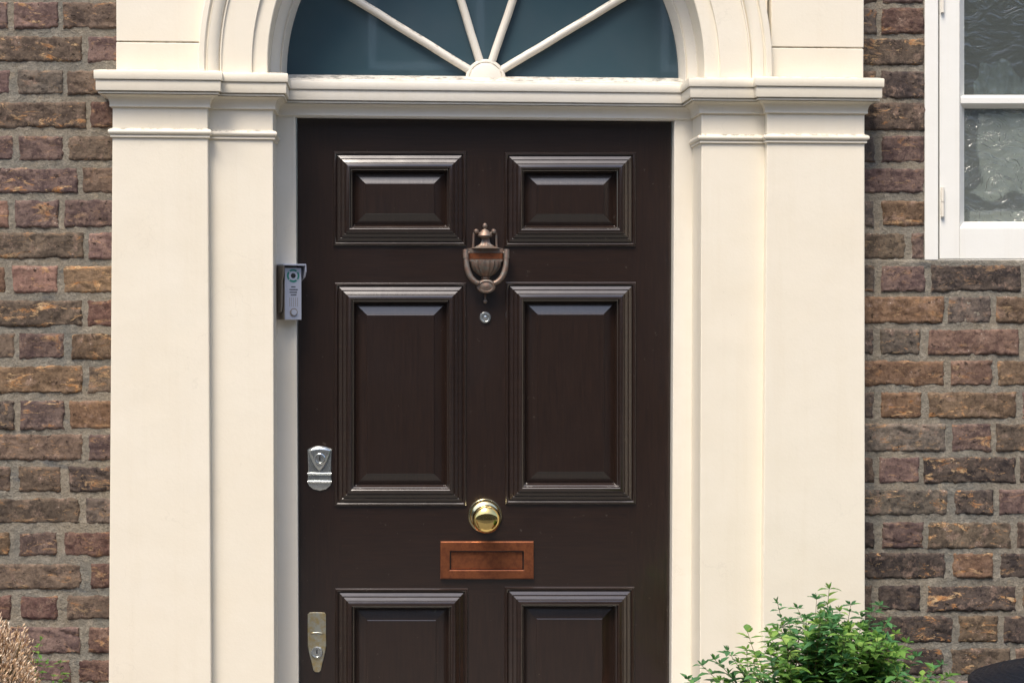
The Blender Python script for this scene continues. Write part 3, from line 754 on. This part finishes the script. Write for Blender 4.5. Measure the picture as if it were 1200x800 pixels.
# upper lock -----------------------------------------------
op = [(360.3, 526.5), (363, 525), (368, 523.2), (374.5, 522.4), (381, 523.2), (386, 525), (388.8, 526.5), (388.6, 532), (388.2, 545), (388.2, 556), (388.8, 565), (387, 569), (382, 573), (374.5, 574.6), (367, 573), (362, 569), (360.2, 565), (361, 556), (361, 545), (360.5, 532)]
lk = MB().plate(op, YD, .004, 1.2).build('upper_lock', CHROME, door, smooth=True, edge=30)
sh = [(361.8, 527.2), (368, 524.6), (374.5, 523.8), (381, 524.6), (387.4, 527.2), (386, 533), (382.5, 541), (378, 548), (374.2, 551.6), (370.5, 548), (366, 541), (362.8, 533)]
shd = MB().plate(sh, YD - .0038, .006, 3.6).build('lock_shield', CHROME, lk, smooth=True, edge=30)
c = KP(374.8, 537, .0090); cy = MB().lathe([(6.6 * s, 0), (6.6 * s, -.003), (5.8 * s, -.0042), (4.6 * s, -.0042), (4.3 * s, -.0032), (.0003, -.0034)], c, 'y', 28).build('lock_cylinder', CHROME, lk, smooth=True, edge=35)
MB().plate([(374.2, 533.6), (375.6, 533.6), (375.6, 539.6), (374.2, 539.6)], YD - .0120, .0006, .1).build('keyhole', BLACK, lk)
for yy in (554.6, 564.0):
    m = MB(); m.tube([KP(360.6, yy, .006), KP(388.6, yy, .006)], .0030, 10); m.build('ridge', CHROME, lk, smooth=True, edge=50)
MB().plate([(361.6, 556.4), (387.6, 556.4), (387.0, 562.0), (362.2, 562.0)], YD - .0035, .0012, .4).build('grip', CHROME, lk)
# lower lock
op = [(360.6, 719.4), (362.6, 717.4), (366, 717), (377, 717), (380.4, 717.4), (382, 719.4), (382.2, 740), (382.4, 756), (381, 764), (377.4, 778), (376, 785), (373.6, 787), (369.6, 787), (367.2, 785), (365.6, 778), (362, 764), (360.6, 756), (360.4, 740)]
lk2 = MB().plate(op, YD, .0045, 1.6).build('lower_lock', OLDBRASS, door, smooth=True, edge=30)
pts = [KP(363.8 + 1.5 * k, 741.4 - 1.1 * math.sin(PI * k / 10), .0052) for k in range(11)]
MB().tube(pts, [.0004] + [.0015] * 9 + [.0004], 8).build('ridge', OLDBRASS, lk2, smooth=True)
c = KP(371.4, 763.4, .0040); MB().lathe([(7.0 * s, 0), (7.0 * s, -.003), (6.2 * s, -.0048), (5.0 * s, -.0048), (4.7 * s, -.0034), (.0003, -.0036)], c, 'y', 28).build('lock_cylinder', CHROME, lk2, smooth=True, edge=35)
MB().plate([(370.7, 760.6), (372.1, 760.6), (372.1, 765.2), (370.7, 765.2)], YD - .0076, .0006, .1).build('keyhole', BLACK, lk2)

# ------------------------------------------------------------------ door entry phone on the left jamb
ic_c = W(340.5, 343, YF)
bell = thing('entry_phone', 'small grey metal video doorbell with hooded cover on left door jamb', 'doorbell', ic_c)
ang = math.radians(24); s = mm(YF)
RZ = Matrix.Rotation(ang, 3, 'Z')
PV = Vector((W(324.6, 343, YF).x, YF, ic_c.z))       # pivot: left back edge, against the jamb
def BV(u, d, v):           # u right in px, d out of the wall in m, v down in px from the centre
    return PV + RZ @ Vector((u * s, -d, -v * s))
def bbox(u0, u1, d0, d1, v0, v1, name, mat, parent, bev=.0008, label=None):
    vs = [BV(u, d, v) for v in (v0, v1) for (u, d) in ((u0, d0), (u1, d0), (u1, d1), (u0, d1))]
    return obj(name, vs, [(0, 1, 2, 3), (7, 6, 5, 4), (0, 4, 5, 1), (1, 5, 6, 2), (2, 6, 7, 3), (3, 7, 4, 0)], mat, parent, bev=bev)
body = bbox(2, 23.5, .006, .034, -29, 31, 'body', PLASTIC, bell)
bbox(2.6, 22.8, .0342, .0372, -28.6, 31.2, 'face_plate', ALU, bell)
# hood: back plate, top and two side cheeks cut away towards the bottom
bbox(-1, 27, .0, .0058, -32, 31, 'mounting_plate', PLASTIC, bell)
bbox(-1, 27, .006, .047, -33, -31, 'hood_top', ALU, bell)
for (u0, u1, nm) in ((-1, .2, 'hood_cheek'), (25.8, 27, 'hood_cheek')):
    vs = []
    outl = [(.006, -30.9), (.047, -30.9), (.047, -24), (.042, -18), (.036, -14 if u0 < 0 else -16), (.034, 16), (.030, 22), (.006, 24)]
    if u0 > 0: outl = [(.006, -30.9), (.047, -30.9), (.047, -24), (.040, -18), (.012, -12), (.006, -8)]
    for u in (u0, u1):
        for (d, v) in outl: vs.append(BV(u, d, v))
    n = len(outl); fs = [tuple(range(n)), tuple(n + k for k in range(n - 1, -1, -1))] + [(k, (k + 1) % n, n + (k + 1) % n, n + k) for k in range(n)]
    obj(nm, vs, fs, PLASTIC if u0 < 0 else ALU, bell)
def bdisc(u, v, r, d0, d1, name, mat, parent, n=24, rin=0):
    vs = []
    for (rr, d) in ((r, d0), (r, d1), (max(rin, .01), d1), (max(rin, .01), d0)):
        for k in range(n): a = 2 * PI * k / n; vs.append(BV(u + rr * math.cos(a), d, v + rr * math.sin(a)))
    fs = [(i * n + k, i * n + (k + 1) % n, ((i + 1) % 4) * n + (k + 1) % n, ((i + 1) % 4) * n + k) for i in range(4) for k in range(n)]
    return obj(name, vs, fs, mat, parent, smooth=True, edge=40)
bdisc(12.6, -19.5, 7.6, .0372, .0380, 'speaker_ring', TEAL, bell, rin=5.6)
bdisc(12.6, -19.5, 5.2, .0372, .0384, 'lens_surround', ALU, bell, rin=3.0)
bdisc(12.6, -19.5, 2.9, .0372, .0390, 'lens', BLACK, bell)
for a in (0, 90, 180, 270):
    r = math.radians(a + 45); u, v = 12.6 + 6.6 * math.cos(r), -19.5 + 6.6 * math.sin(r)
    bbox(u - .8, u + .8, .0378, .0383, v - .8, v + .8, 'ring_gap', ALU, bell, 0)
bdisc(13.2, 22.5, 4.6, .0372, .0392, 'button_ring', PLASTIC, bell, rin=3.6)
bdisc(13.2, 22.5, 3.4, .0372, .0405, 'button', ALU, bell)
for (v, a, b) in ((-6.6, 10.2, 15.4), (-3.4, 8.2, 17.4), (-.4, 8.4, 17.2), (2.6, 9.8, 15.8)):
    k = a; rr = random.Random(int(v * 10))
    m = MB()
    while k < b:
        w_ = rr.uniform(.6, 1.1); vs = [BV(u, .0376, vv) for vv in (v - .8, v + .6) for u in (k, k + w_)]; m.add(vs, [(0, 1, 3, 2)]); k += w_ + .35
    m.build('print', BLACK, bell, recalc=False)
for u in (8.2, 10.6, 13.0, 15.4, 17.8): bbox(u, u + .4, .0372, .0376, 5.5, 16, 'groove', PLASTIC, bell, 0)

# ------------------------------------------------------------------ the casement window
YW = .006
win = thing('casement_window', 'white painted casement window with clear upper and patterned lower pane', 'window', W(1290, 305, YW))
def wb(x0, x1, t, b, y0, y1, name, parent, mat=WHITE, bev=.0015):
    return MB().quadbox([(x0, t), (x1, t), (x1, b), (x0, b)], y0, y1).build(name, mat, parent, bev=bev)
TOPW = -150; XR = 1560
wb(1083.8, 1099.6, TOPW, 304.8, YW - .006, .07, 'outer_frame', win)
wb(XR, XR + 16, TOPW, 304.8, YW - .006, .07, 'outer_frame', win)
wb(1099.8, XR - .2, TOPW - 16, TOPW, YW - .006, .07, 'outer_frame', win)
wb(1322, 1338, TOPW + .2, 303.6, YW - .006, .07, 'mullion', win)
wb(1099.8, XR - .2, 303.9, 305, YW - .001, .07, 'outer_frame', win)
def sash(xa, xb, nm):
    o = wb(xa, xa + 23.6, TOPW + 1, 303.2, YW, .05, nm, win)
    wb(xb - 23.6, xb, TOPW + 1, 303.2, YW, .05, 'stile', o)
    wb(xa + 23.7, xb - 23.7, 267, 303.2, YW + .0006, .05, 'bottom_rail', o)
    wb(xa + 23.7, xb - 23.7, TOPW + 1, TOPW + 26, YW + .0006, .05, 'top_rail', o)
    gx0, gx1 = xa + 23.7, xb - 23.7
    # sloping putty edges round the panes
    def slope(a, b, c, d, nm2):       # front pair a,b ; back pair c,d in (px,py,y)
        vs = [W(*a), W(*b), W(*c), W(*d)]; back = [Vector((p.x, .05, p.z)) for p in vs]
        obj(nm2, vs + back, [(0, 1, 2, 3), (4, 7, 6, 5), (0, 4, 5, 1), (1, 5, 6, 2), (2, 6, 7, 3), (3, 7, 4, 0)], WHITE, o)
    yg = .030
    slope((gx0, 267, YW + .001), (gx1, 267, YW + .001), (gx1, 260, yg), (gx0, 260, yg), 'glazing_bead')
    slope((gx0, TOPW + 26, YW + .001), (gx0, 266.6, YW + .001), (gx0 + 5, 260, yg), (gx0 + 5, TOPW + 26, yg), 'glazing_bead')
    slope((gx1, 266.6, YW + .001), (gx1, TOPW + 26, YW + .001), (gx1 - 5, TOPW + 26, yg), (gx1 - 5, 260, yg), 'glazing_bead')
    # glazing bar: flat front, sloping top and underside
    f0, f1 = 115.5, 121.5
    vs = []
    for px in (gx0 + 1, gx1 - 1): vs += [W(px, 111.5, yg), W(px, 114.0, YW + .004), W(px, 121.3, YW + .004), W(px, 127.3, yg), Vector((W(px, 127.3, yg).x, .048, W(px, 127.3, yg).z)), Vector((W(px, 111.5, yg).x, .048, W(px, 111.5, yg).z))]
    obj('glazing_bar', vs, [(0, 1, 2, 3, 4, 5), (11, 10, 9, 8, 7, 6)] + [(k, (k + 1) % 6, 6 + (k + 1) % 6, 6 + k) for k in range(6)], WHITE, o, bev=.0008)
    wb(gx0, gx1, TOPW + 20, 112.5, yg + .001, yg + .005, 'pane', o, GLASS_UP, 0)
    wb(gx0, gx1, 126.5, 262, yg + .001, yg + .005, 'pane', o, GLASS_LOW, 0)
    return o, gx0, gx1
s1, a, b = sash(1101.2, 1320.6, 'sash')
s2, a, b = sash(1339.4, XR - 1.4, 'sash')
for (t, b_) in ((-20, 15), (219.5, 254)):
    A = W(1104.6, t, YW - .004); Bp = W(1104.6, b_, YW - .004); n = 3
    m = MB(); m.tube([A, A + (Bp - A) * .49], [.0042, .0042], 12); m.tube([A + (Bp - A) * .51, Bp], [.0042, .0042], 12)
    m.build('hinge', FRAMEP, s1, smooth=True, edge=40)
# room behind the window
room_w = M('shaded_room_paint', (.24, .26, .26), .9)
room = thing('window_room', 'dim room behind the white casement window', 'room', W(1300, 310, .8))
xr0, xr1 = W(1084, 200, .07).x, W(1600, 200, .07).x
MB().box((xr0, 1.6, .9), (xr1, 1.65, 2.6)).build('back_wall', room_w.m, room)
MB().box((xr0 - .05, .33, .9), (xr0 - .002, 1.6, 2.6)).build('side_wall', room_w.m, room)
MB().box((xr1 + .002, .33, .9), (xr1 + .05, 1.6, 2.6)).build('side_wall', room_w.m, room)
MB().box((xr0 - .05, .325, 2.602), (xr1 + .05, 1.65, 2.65)).build('ceiling_board', room_w.m, room)
MB().box((xr0 - .05, .325, .85), (xr1 + .05, 1.65, .898)).build('floor_board', room_w.m, room)
cloth = M('pale_cloth', (.62, .66, .60), .9); cloth.col(cloth.mix(cloth.noise(12, 4, .6), (.80, .86, .80), (.88, .88, .80)))
cur = thing('net_curtain', 'pale net curtain hanging behind the patterned lower pane', 'curtain', W(1200, 258, .12))
vs = []; fs = []; nx = 90
for j, py in enumerate((134, 175, 214, 230)):
    for i in range(nx + 1):
        px = 1143 + i * 1.95; e = (7 * math.sin(py * .07) - 3 * math.sin(py * .17)) * (1 - i / nx)
        p = W(px + e, py + (6 * math.sin(px * .12) if j == 3 else 0), .062); vs.append((p.x, .056 + .003 * math.sin(px * .11) + .003 * math.sin(px * .13 + py * .1), p.z))
for j in range(3):
    for i in range(nx): a = j * (nx + 1) + i; fs.append((a, a + 1, a + nx + 2, a + nx + 1))
obj('fabric', vs, fs, cloth.m, cur, smooth=True, recalc=False)
blobs = thing('added_blob_sheet', 'added mottled netting behind the bottom of the clear upper pane', 'sheet', W(1200, 110, .12))  # added to give the pale reflected blobs in the pane
vs = []; fs = []
for i in range(91):
    px = 1139 + i * 1.95; top = 80 + 10 * math.sin(px * .085) + 5 * math.sin(px * .19 + 1); top = max(58, top + (16 if i < 4 else 0))
    for j in range(4):
        p = W(px, top + (118 - top) * j / 3, .060); vs.append((p.x, .050 + .004 * math.sin(px * .2 + j) + .003 * math.sin(px * .5), p.z))
for i in range(90):
    for j in range(3): a = i * 4 + j; fs.append((a, a + 1, a + 5, a + 4))
net = M('mottled_blob_cloth', (.42, .40, .36), .95); net.col(net.mix(net.noise(28, 3, .6, net.pos((1, 1, .6)), 1.5), (.08, .10, .11), (.80, .80, .74)))
obj('fabric', vs, fs, net.m, blobs, smooth=True, recalc=False)
sill = thing('window_ledge', 'white inner window ledge behind the lower glass', 'ledge', W(1200, 262, .08))
MB().quadbox([(1136, 247), (1316, 246), (1316, 264), (1136, 264)], .040, .16).build('board', WHITE, sill, bev=.01)

# ------------------------------------------------------------------ plants, bin
def leaf_material(name, c1, c2, c3, rough=.45):
    m = M(name, c1, rough, spec=.4); g = m.n('NewGeometry')
    r = m.ramp(g.outputs['Random Per Island'], [(0, c1), (.55, c2), (1, c3)])
    m.col(m.mix(m.mul(m.noise(300, 2, .5), .35), r, tuple(x * .55 for x in c1[:3])))
    m.b.inputs['Subsurface Weight'].default_value = 0
    tl = m.n('BsdfTranslucent'); m.l(r, tl.inputs[0]); mx = m.n('MixShader'); mx.inputs[0].default_value = .38
    out = m.t.nodes['Material Output']; m.l(m.b.outputs[0], mx.inputs[1]); m.l(tl.outputs[0], mx.inputs[2]); m.l(mx.outputs[0], out.inputs[0])
    return m.m
LEAF = leaf_material('green_leaf', (.11, .25, .055), (.21, .39, .075), (.38, .54, .13))
LEAFD = leaf_material('dark_leaf', (.07, .20, .08), (.11, .28, .095), (.17, .36, .09))
STEM = M('brown_green_stem', (.11, .085, .035), .7).m
def leaf(mb, base, d, up, ln, wd, curl=.25):
    d = d.normalized(); side = d.cross(up).normalized(); n = side.cross(d).normalized()
    p = []
    for (t, w_) in ((0, .06), (.22, .62), (.48, 1.), (.75, .62)):
        c = base + d * ln * t - n * curl * ln * t * t
        p += [c + side * wd * w_ * .5 + n * wd * .18 * w_, c, c - side * wd * w_ * .5 + n * wd * .18 * w_]
    p.append(base + d * ln - n * curl * ln)
    f = []
    for i in range(3):
        a = i * 3; f += [(a, a + 1, a + 4, a + 3), (a + 1, a + 2, a + 5, a + 4)]
    f += [(9, 10, 12), (10, 11, 12)]
    mb.add(p, f)
def sprig(root, tip, rr, parent, nodes, lsize, mat, bendy=.03, bare=.25, rad=.0012):
    root = Vector(root); tip = Vector(tip); h = (tip - root)
    ctrl = root + Vector((h.x * .25, h.y * .3, h.z * .55)) + Vector((rr.uniform(-1, 1), rr.uniform(-1, 1), 0)) * bendy
    def B_(t): return root * (1 - t) ** 2 + ctrl * 2 * t * (1 - t) + tip * t * t
    pts = [B_(k / 10) + Vector((rr.uniform(-1, 1), rr.uniform(-1, 1), 0)) * .0012 for k in range(11)]
    st_ = MB().tube(pts, [rad * (1.3 - .9 * k / 10) for k in range(11)], 5).build('stem', STEM, parent, smooth=True)
    lv = MB(); a = rr.uniform(0, 2 * PI)
    for k in range(nodes):
        t = bare + (1 - bare) * (k / (nodes - 1)) ** .85; p = B_(min(t, .995)); tn = (B_(min(1, t + .02)) - B_(t - .02)).normalized()
        a += PI * .5 + rr.uniform(-.4, .4); sz = lsize * (1.0 - .42 * max(0, t - .5) / .5) * rr.uniform(.65, 1.2)
        for q in (0, PI):
            if rr.random() < .08: continue
            out = Vector((math.cos(a + q), math.sin(a + q), 0)); d = out * .95 + tn * rr.uniform(.0, .6) + Vector((0, 0, rr.uniform(-.35, .2)))
            leaf(lv, p + out * .001, d, Vector((0, 0, 1)) + out * .01, sz, sz * rr.uniform(.44, .56), rr.uniform(.0, .35))
        if rr.random() < .55:     # tuft in the leaf axil
            for _ in range(2):
                out = Vector((rr.uniform(-1, 1), rr.uniform(-1, 1), rr.uniform(.1, 1))); leaf(lv, p, out, Vector((.1, 0, 1)), sz * .45, sz * .2, .1)
    for _ in range(4):
        out = Vector((rr.uniform(-1, 1), rr.uniform(-1, 1), .8)); leaf(lv, tip, out * .8, Vector((out.y, -out.x, .2)), lsize * .30, lsize * .13, .1)
    lv.build('leaves', mat, st_, recalc=False, smooth=True)
rr = random.Random(11)
YP = -.40
pc = W(965, 870, YP)
green = thing('leafy_plant', 'bushy green potted plant with small pointed leaves against the right pilaster foot', 'plant', (pc.x, YP, 0))
pot_m = M('terracotta', (.28, .12, .07), .8); pot_m.bump(pot_m.noise(80, 4, .7), .3, .002)
ph = pc.z - .10
MB().lathe([(.10, 0), (.145, ph - .04), (.16, ph - .04), (.16, ph), (.145, ph), (.14, ph - .03), (.01, ph - .03)], (pc.x, YP, 0.001), 'z', 36).build('pot', pot_m.m, green, smooth=True, edge=40)
tips = [(806, 795), (822, 779), (838, 772), (853, 762), (866, 776), (876, 740), (889, 770), (901, 740), (911, 706), (924, 728), (935, 712), (945, 724), (957, 701), (972, 689),
        (984, 716), (997, 708), (1010, 722), (1022, 716), (1031, 709), (1040, 728), (1050, 742), (1062, 752), (1075, 768), (1090, 782), (1103, 778), (1112, 792)]
for (tx, ty) in tips:
    yy = YP + rr.uniform(-.06, .06); t = W(tx, ty, yy)
    r0 = W(965 + (tx - 965) * .45, 900, YP + rr.uniform(-.04, .04)); sprig(r0, t, rr, green, 14, .048, LEAF if rr.random() < .5 else LEAFD)
def env(px):
    ys = sorted(tips); 
    for (a, b) in zip(ys, ys[1:]):
        if a[0] <= px <= b[0]: return a[1] + (b[1] - a[1]) * (px - a[0]) / (b[0] - a[0])
    return 800
for k in range(120):
    tx = rr.gauss(980, 60); tx = min(1110, max(808, tx)); e = env(tx); ty = e + 14 + abs(rr.gauss(0, 1)) * 42
    if ty > 850: ty = rr.uniform(790, 850)
    yy = YP - .02 + rr.uniform(-.16, .12); t = W(tx, ty, yy)
    r0 = W(965 + (tx - 965) * .5, 930, YP + rr.uniform(-.08, .06)); sprig(r0, t, rr, green, 15, .050 if tx > 900 else .045, LEAF if rr.random() < .62 else LEAFD, .05)
DRYT = M('rust_brown_twig', (.17, .06, .025), .8).m
m = MB()
for k in range(60):
    a = W(rr.gauss(955, 22), 850, YP + rr.uniform(-.05, .08)); b = W(rr.gauss(957, 26), rr.uniform(752, 800), YP + rr.uniform(-.08, .08)); m.tube([a, (a + b) / 2 + Vector((rr.uniform(-.01, .01), 0, 0)), b], [.0016, .0012, .0006], 4)
m.build('dead_twigs', DRYT, green)
# dry bush at the left
dc = W(-12, 856, -.42)
dry = thing('dried_shrub', 'dried up tan brown shrub in front of the left brick wall', 'shrub', (dc.x, dc.y, 0))
MB().lathe([(.09, 0), (.125, dc.z - .11), (.135, dc.z - .11), (.135, dc.z - .08), (.12, dc.z - .08), (.11, dc.z - .10), (.01, dc.z - .10)], (dc.x, dc.y, 0.001), 'z', 32).build('pot', pot_m.m, dry, smooth=True, edge=40)
dm = M('dry_tan_foliage', (.4, .27, .16), .85); g = dm.n('NewGeometry'); dm.col(dm.ramp(g.outputs['Random Per Island'], [(0, (.14, .07, .03)), (.25, (.42, .27, .15)), (.7, (.64, .48, .33)), (1, (.82, .70, .55))]))
m = MB()
for k in range(6000):
    th = rr.uniform(0, 2 * PI); ph_ = math.acos(rr.uniform(-.1, 1)); d = Vector((math.sin(ph_) * math.cos(th), math.sin(ph_) * math.sin(th), math.cos(ph_)))
    lump = 1 + .16 * noise.noise(d * 3.1) + .08 * noise.noise(d * 8)
    R0 = Vector((.108 * d.x, .12 * d.y, .215 * d.z)) * lump * rr.uniform(.72, .97)
    p = Vector((dc.x, dc.y, dc.z + .01)) + R0; dd = (d + Vector((0, 0, .9)) + Vector((rr.uniform(-.9, .9), rr.uniform(-.9, .9), rr.uniform(-.3, .3)))).normalized(); ln = rr.uniform(.005, .016); w_ = rr.uniform(.0010, .0026)
    e = p + dd * ln + Vector((rr.uniform(-.002, .002), 0, 0)); u = dd.cross(Vector((.3, 1, .1))).normalized() * w_; v = dd.cross(u).normalized() * w_; q = p + dd * ln * .55
    m.add([p, q + u, q - u * .5 + v, q - u * .5 - v, e], [(0, 2, 1), (0, 3, 2), (0, 1, 3), (1, 2, 4), (2, 3, 4), (3, 1, 4)])
fo = m.build('dry_foliage', dm.m, dry, recalc=False); fo['kind'] = 'stuff'
m = MB()
for k in range(90):
    th = rr.uniform(0, 2 * PI); e = Vector((dc.x + .09 * math.cos(th) * rr.random(), dc.y + .09 * math.sin(th) * rr.random(), dc.z + rr.uniform(.04, .18))); m.tube([Vector((dc.x, dc.y, dc.z - .1)), (Vector((dc.x, dc.y, dc.z)) + e) / 2, e], [.003, .002, .001], 4)
m.build('twigs', STEM, dry)
# two small weeds beside it
for (tips_, base, lab) in (([(49, 748), (44, 756), (55, 775)], (40, 840), 'thin green weed sprouting beside the dried shrub'), ([(70, 776), (76, 790), (62, 792)], (68, 850), 'small green weed farthest right of the dried shrub')):
    b0 = W(base[0], base[1], -.30); wd_ = thing('weed', lab, 'weed', (b0.x, -.30, 0), 'weeds by the dried shrub')
    MB().tube([(b0.x, -.30, .0), (b0.x + .004, -.30, b0.z * .5), b0], [.002, .0016, .0012], 5).build('stalk', STEM, wd_)
    for (tx, ty) in tips_: sprig(b0, W(tx, ty, -.30), rr, wd_, 6, .024, LEAF, .008, .4, .0009)
# bin with ridged lid
bc = W(1262, 800, -.34); bs = mm(-.34)
binm = M('black_ribbed_plastic', (.005, .008, .014), .38, spec=.3)
wv = binm.n('TexWave'); wv.wave_type = 'RINGS'; wv.rings_direction = 'Z'; wv.inputs['Scale'].default_value = 22; wv.inputs['Distortion'].default_value = 5; wv.inputs['Detail'].default_value = 2
tc_ = binm.n('TexCoord'); binm.l(tc_.outputs['Object'], wv.inputs['Vector']); binm.bump(wv.outputs['Fac'], .5, .004)
dust = thing('black_bin', 'round black bin with low ribbed lid at the bottom right corner', 'bin', (bc.x, -.34, 0))
zr = W(1140, 803, -.34).z; rb = 127 * bs
MB().lathe([(rb * .80, 0), (rb * .93, zr - .03), (rb * .93, zr - .012)], (bc.x, -.34, .001), 'z', 64).build('body', binm.m, dust, smooth=True, edge=40)
lidp = [(rb * .94, zr - .02), (rb, zr - .018), (rb, zr), (rb * .985, zr + .004)]
for k in range(1, 60):
    r = 1 - k / 60; lidp.append((rb * .98 * r + .0002, zr + .004 + .042 * (1 - r ** 2.2) + .0013 * math.sin(k * 2.1)))
MB().lathe(lidp, (bc.x, -.34, .001), 'z', 96).build('lid', binm.m, dust, smooth=True, edge=60)

# ------------------------------------------------------------------ house across the street (seen only in reflections)
opp = thing('house_opposite', 'brown brick terrace across the street, seen mirrored in the glass', 'house', (0, -13.5, 0))
ob = M('far_brick', (.16, .11, .08), .9); ob.col(ob.mix(ob.noise(1.5, 6, .8), (.12, .085, .065), (.21, .15, .11)))
MB().box((-45, -14.5, 0), (45, -12.6, 7.3)).build('wall', ob.m, opp)
MB().box((-45.2, -14.6, 7.302), (45.2, -12.45, 7.6)).build('cornice', FRAMEP, opp)
dkg = M('far_window_glass', (.03, .04, .045), .08).m
for i in range(15):
    for j in range(2):
        x = -20.0 + i * 2.8; z = .9 + j * 2.9
        f = MB().box((x, -12.598, z), (x + 1.1, -12.54, z + 1.6)).build('window', WHITE, opp)
        MB().box((x + .08, -12.538, z + .08), (x + 1.02, -12.53, z + .78)).build('pane', dkg, f); MB().box((x + .08, -12.538, z + .84), (x + 1.02, -12.53, z + 1.52)).build('pane', dkg, f)
